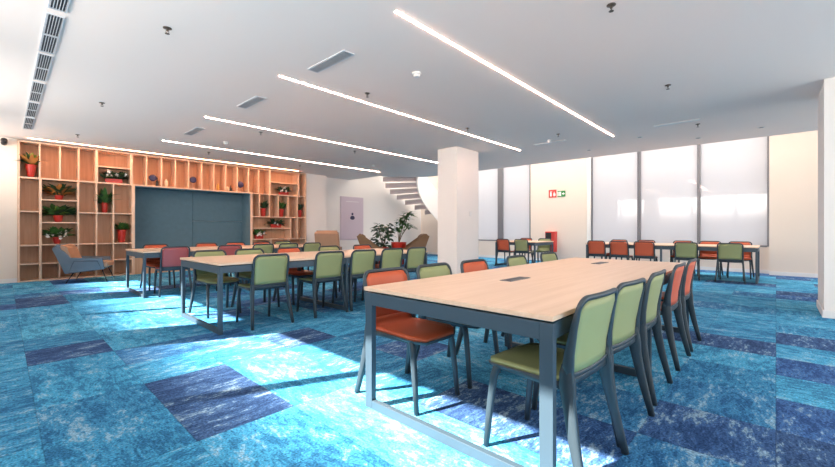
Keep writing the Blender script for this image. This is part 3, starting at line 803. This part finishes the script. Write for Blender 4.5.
# window table
row([('orange', 3.345), ('orange', 2.815), ('orange', 2.28), ('green', 1.46), ('green', .70)], lambda a: (10.50, a, 0 + J()), 'chairs on the near side of the window table',
    '{col} chair, {n} from the left on the near side of the window table')
row([('orange', 3.21), ('orange', 2.54), ('orange', 1.72), ('orange', 1.17), ('orange', .61)], lambda a: (11.48, a, 180 + J()), 'chairs on the window side of the window table',
    '{col} chair, {n} from the left on the window side of the window table')
# small table
chair('orange', 10.43, 5.99, 0, 'orange chair, left one on the near side of the small table past the column', 'chairs at the small table')
chair('green', 10.43, 5.39, 0, 'green chair, right one on the near side of the small table past the column', 'chairs at the small table')
chair('orange', 11.45, 6.00, 180, 'orange chair, left one on the window side of the small table', 'chairs at the small table')
chair('green', 11.45, 5.36, 180, 'green chair on the window side of the small table, next to hose cabinet', 'chairs at the small table')

# ------------------------------------------------------------------ lounge chairs
def armchair(label, loc, rz, outer, inner, group, seat='tan', tall=0.0, w=.36, slope=False, sc=1.0):
    """facing local +x"""
    t = thing('lounge_armchair', label, 'armchair', loc, rz, group)
    k = tall
    side = [(-.26, .21), (.47, .29), (.43, .54), (-.17, .57), (-.27, .70 + k), (-.43, .82 + k), (-.50, .78 + k)]
    if slope: side = [(-.26, .21), (.47, .29), (.45, .50), (.15, .58), (-.22, .74 + k), (-.43, .84 + k), (-.50, .80 + k)]
    for s in (-1, 1):
        y0, y1 = (s * w, s * (w + .045))
        MB().prism(side, 'y', min(y0, y1), max(y0, y1)).build('side_panel', M[outer], t)
        tr = [(-.20, .225), (.42, .285), (.34, .48), (-.10, .49)]
        path = [(x, s * (w + .047), z) for x, z in tr]
        MB().sweep(path, (.006, .006), Vector((0, 1, 0)), closed=True, n=6).build('piping', M['black'], t)
    MB().prism([(-.26, .21), (-.20, .22), (-.37, .85 + k), (-.42, .87 + k), (-.50, .78 + k)], 'y', -w, w).build('backrest', M[outer], t)
    MB().prism([(-.19, .40), (-.09, .40), (-.25, .80 + k), (-.34, .86 + k), (-.37, .83 + k)], 'y', -w + .005, w - .005).build('back_cushion', M[inner], t)
    MB().prism([(-.21, .225), (.46, .30), (.46, .34), (-.21, .32)], 'y', -w, w).build('base', M[outer], t)
    MB().box(-.20, .52, -w + .008, w - .008, .33, .45, .035).build('seat_cushion', M[seat], t)
    for s in (-1, 1):
        MB().sweep([(.40, s * (w - .06), .30), (.52, s * (w + .0), .0)], [(.013, .013), (.009, .009)], Vector((0, 1, 0))).build('leg', M['black'], t)
        MB().sweep([(-.12, s * (w - .06), .25), (-.26, s * (w + .0), .0)], [(.013, .013), (.009, .009)], Vector((0, 1, 0))).build('leg', M['black'], t)
    t.scale = (sc, sc, sc * (1.07 if sc < 1 else 1))
    return t
armchair('grey-blue lounge armchair with tan seat standing before the bookcase', (1.20, 10.80, 0), R(-20), 'bluegrey', 'tan', 'lounge armchairs', sc=.86)
armchair('tan armchair with tall back, seen from behind left of the lilac panel', (7.0, 10.3, 0), R(47), 'tan', 'tan', 'lounge armchairs', 'tan', .20, .31)
armchair('brown lounge armchair left of the big potted plants, facing them', (7.86, 9.17, 0), R(-40), 'brown', 'brown', 'lounge armchairs', 'brown', .10, slope=True)
armchair('brown lounge armchair right of the big potted plants, by the white column', (8.62, 8.26, 0), R(140), 'brown', 'brown', 'lounge armchairs', 'brown', .10, slope=True)
# red planters
pl = thing('floor_planter', 'red floor planter with tall fan-leaved plant between the brown armchairs', 'plant', (8.55, 8.75, 0))
MB().lathe([(.17, .001), (.18, .02), (.24, .66), (.25, .70), (.22, .70), (.21, .66)], n=28).build('pot', M['red'], pl)
MB().lathe([(.205, .66), (.20, .675)], n=20).build('soil', M['soil'], pl)
rnd = random.Random(31)
b = MB(); f = MB()
lat = Vector((.6805, -.7328, 0))
for (dx, h) in ((.05, 1.38), (.32, 1.62), (.20, 1.50), (-.04, 1.12), (.30, 1.22), (.12, 1.30)):
    tip = lat * dx + Vector((0, 0, h)); b.sweep([(0, 0, .66), lat * (dx * .3) + Vector((0, 0, .9)), tip], (.010, .010), Vector((0, 1, 0)), n=6)
    for q in range(20):
        a = rnd.uniform(0, 6.28); f.leaf(tip + Vector((0, 0, rnd.uniform(-.10, .02))), (math.cos(a), math.sin(a), rnd.uniform(-.1, .7)), rnd.uniform(.22, .36), .075, .6, 0, 5)
b.build('stem', M['stem'], pl); f.build('foliage', M['leaf'], pl)
pl = thing('floor_planter', 'dark bushy green floor plant right of the left brown armchair', 'plant', (8.25, 9.15, 0))
MB().lathe([(.16, .001), (.17, .02), (.21, .50), (.22, .54), (.19, .54), (.18, .50)], n=28).build('pot', M['red'], pl)
MB().lathe([(.175, .50), (.17, .515)], n=20).build('soil', M['soil'], pl)
b = MB(); f = MB()
for k in range(130):
    a = rnd.uniform(0, 6.28); h = rnd.uniform(.52, 1.28); rr = .30 * math.sqrt(rnd.random()) * (1 - .35 * abs(h - .8))
    f.leaf((rr * math.cos(a), rr * math.sin(a), h), (math.cos(a), math.sin(a), rnd.uniform(-.2, .8)), rnd.uniform(.15, .24), .11, .8, rnd.uniform(-.6, .6), 4)
for k in range(7):
    a = k * .9; b.sweep([(0, 0, .50), (.08 * math.cos(a), .08 * math.sin(a), .8), (.16 * math.cos(a), .16 * math.sin(a), 1.2)], (.008, .008), Vector((0, 1, 0)), n=6)
b.build('stem', M['stem'], pl); f.build('foliage', M['leafd'], pl)

# ------------------------------------------------------------------ things on the walls
t = thing('cabinet_door', 'lilac panel door on the back wall with a small dark emblem', 'panel', (8.54, YB, .71))
MB().box(0, 1.09, -.02, -.0005, 0, 1.63, .003).build('frame', M['lilac'], t)
pq = MB().box(.03, 1.06, -.032, -.02, .03, 1.60, .003).build('leaf', M['lilac'], t)
b = MB().lathe([(.045, -.004), (.045, .004)], n=20); b.xf(Matrix.Translation((.55, -.036, .98)) @ Matrix.Rotation(R(90), 4, 'X'))
b.build('emblem_dot', M['navy'], pq)
b = MB(); b.prism([(.55 + .105 * math.cos(R(a)) , .83 + (.085 if a <= 180 else .07) * math.sin(R(a))) for a in range(0, 360, 20)], 'y', -.040, -.032); b.build('emblem', M['navy'], pq)
MB().box(.25, .85, -.036, -.032, 1.44, 1.455).build('slot', M['base'], pq)
# signs
t = thing('fire_sign', 'red square fire equipment sign with white symbol on the beige wall', 'sign', (XR, 5.675, 2.34))
pq = MB().box(-.012, -.0005, -.135, .135, -.135, .135).build('plate', M['redp'], t)
b = MB()
b.prism([(.03, -.09), (.09, -.09), (.09, .03), (.075, .06), (.045, .06), (.03, .03)], 'x', -.015, -.012); b.box(-.015, -.012, .045, .075, .065, .085); b.box(-.015, -.012, .01, .045, .07, .08)
b.build('extinguisher_symbol', M['whitep'], pq)
b = MB(); b.prism([(-.03, -.09), (-.10, -.09), (-.115, -.03), (-.09, .02), (-.085, -.01), (-.06, .08), (-.03, .0), (-.02, -.04)], 'x', -.015, -.012); b.build('flame_symbol', M['whitep'], pq)
t = thing('exit_sign', 'green emergency exit sign right of the red fire sign', 'sign', (XR, 5.365, 2.32))
pq = MB().box(-.012, -.0005, -.135, .135, -.10, .10).build('plate', M['greenp'], t)
b = MB(); b.box(-.015, -.012, .01, .075, -.07, .07); b.prism([(.095, -.07), (.125, -.07), (.125, .07), (.095, .07)], 'x', -.015, -.012); b.build('doorway_symbol', M['whitep'], pq)
b = MB(); b.prism([(-.02, .018), (-.065, .018), (-.065, .05), (-.12, 0), (-.065, -.05), (-.065, -.018), (-.02, -.018)], 'x', -.015, -.012); b.build('arrow_symbol', M['whitep'], pq)
t = thing('hose_cabinet', 'red fire hose cabinet with black front on the beige wall', 'cabinet', (XR, 5.70, .33))
MB().box(-.20, -.0005, -.18, .16, 0, .70, .006).build('body', M['redp'], t)
MB().box(-.21, -.20, -.06, .14, .42, .66).build('window', M['black'], t)
MB().box(-.215, -.20, -.10, -.08, .22, .40, .003).build('handle', M['black'], t)
t = thing('wall_switch', 'small white control plate on the square white column', 'switch', (7.52, 5.29, 1.47))
MB().box(-.045, .045, -.012, -.0005, -.06, .06, .004).build('plate', M['plastic'], t); MB().box(-.025, .025, -.017, -.012, -.025, .035, .002).build('button', M['base'], t)
t = thing('security_camera', 'small black camera high on the wall left of the bookcase', 'camera', (0.03, 11.55, 2.88))
MB().box(-.03, .03, -.05, -.0005, -.03, .03, .006).build('bracket', M['black'], t)
b = MB().lathe([(.045, -.09), (.05, -.05), (.05, .06), (.035, .075)], n=18); b.xf(Matrix.Translation((0, -.12, .0)) @ Matrix.Rotation(R(70), 4, 'X')); b.build('camera_body', M['black'], t)
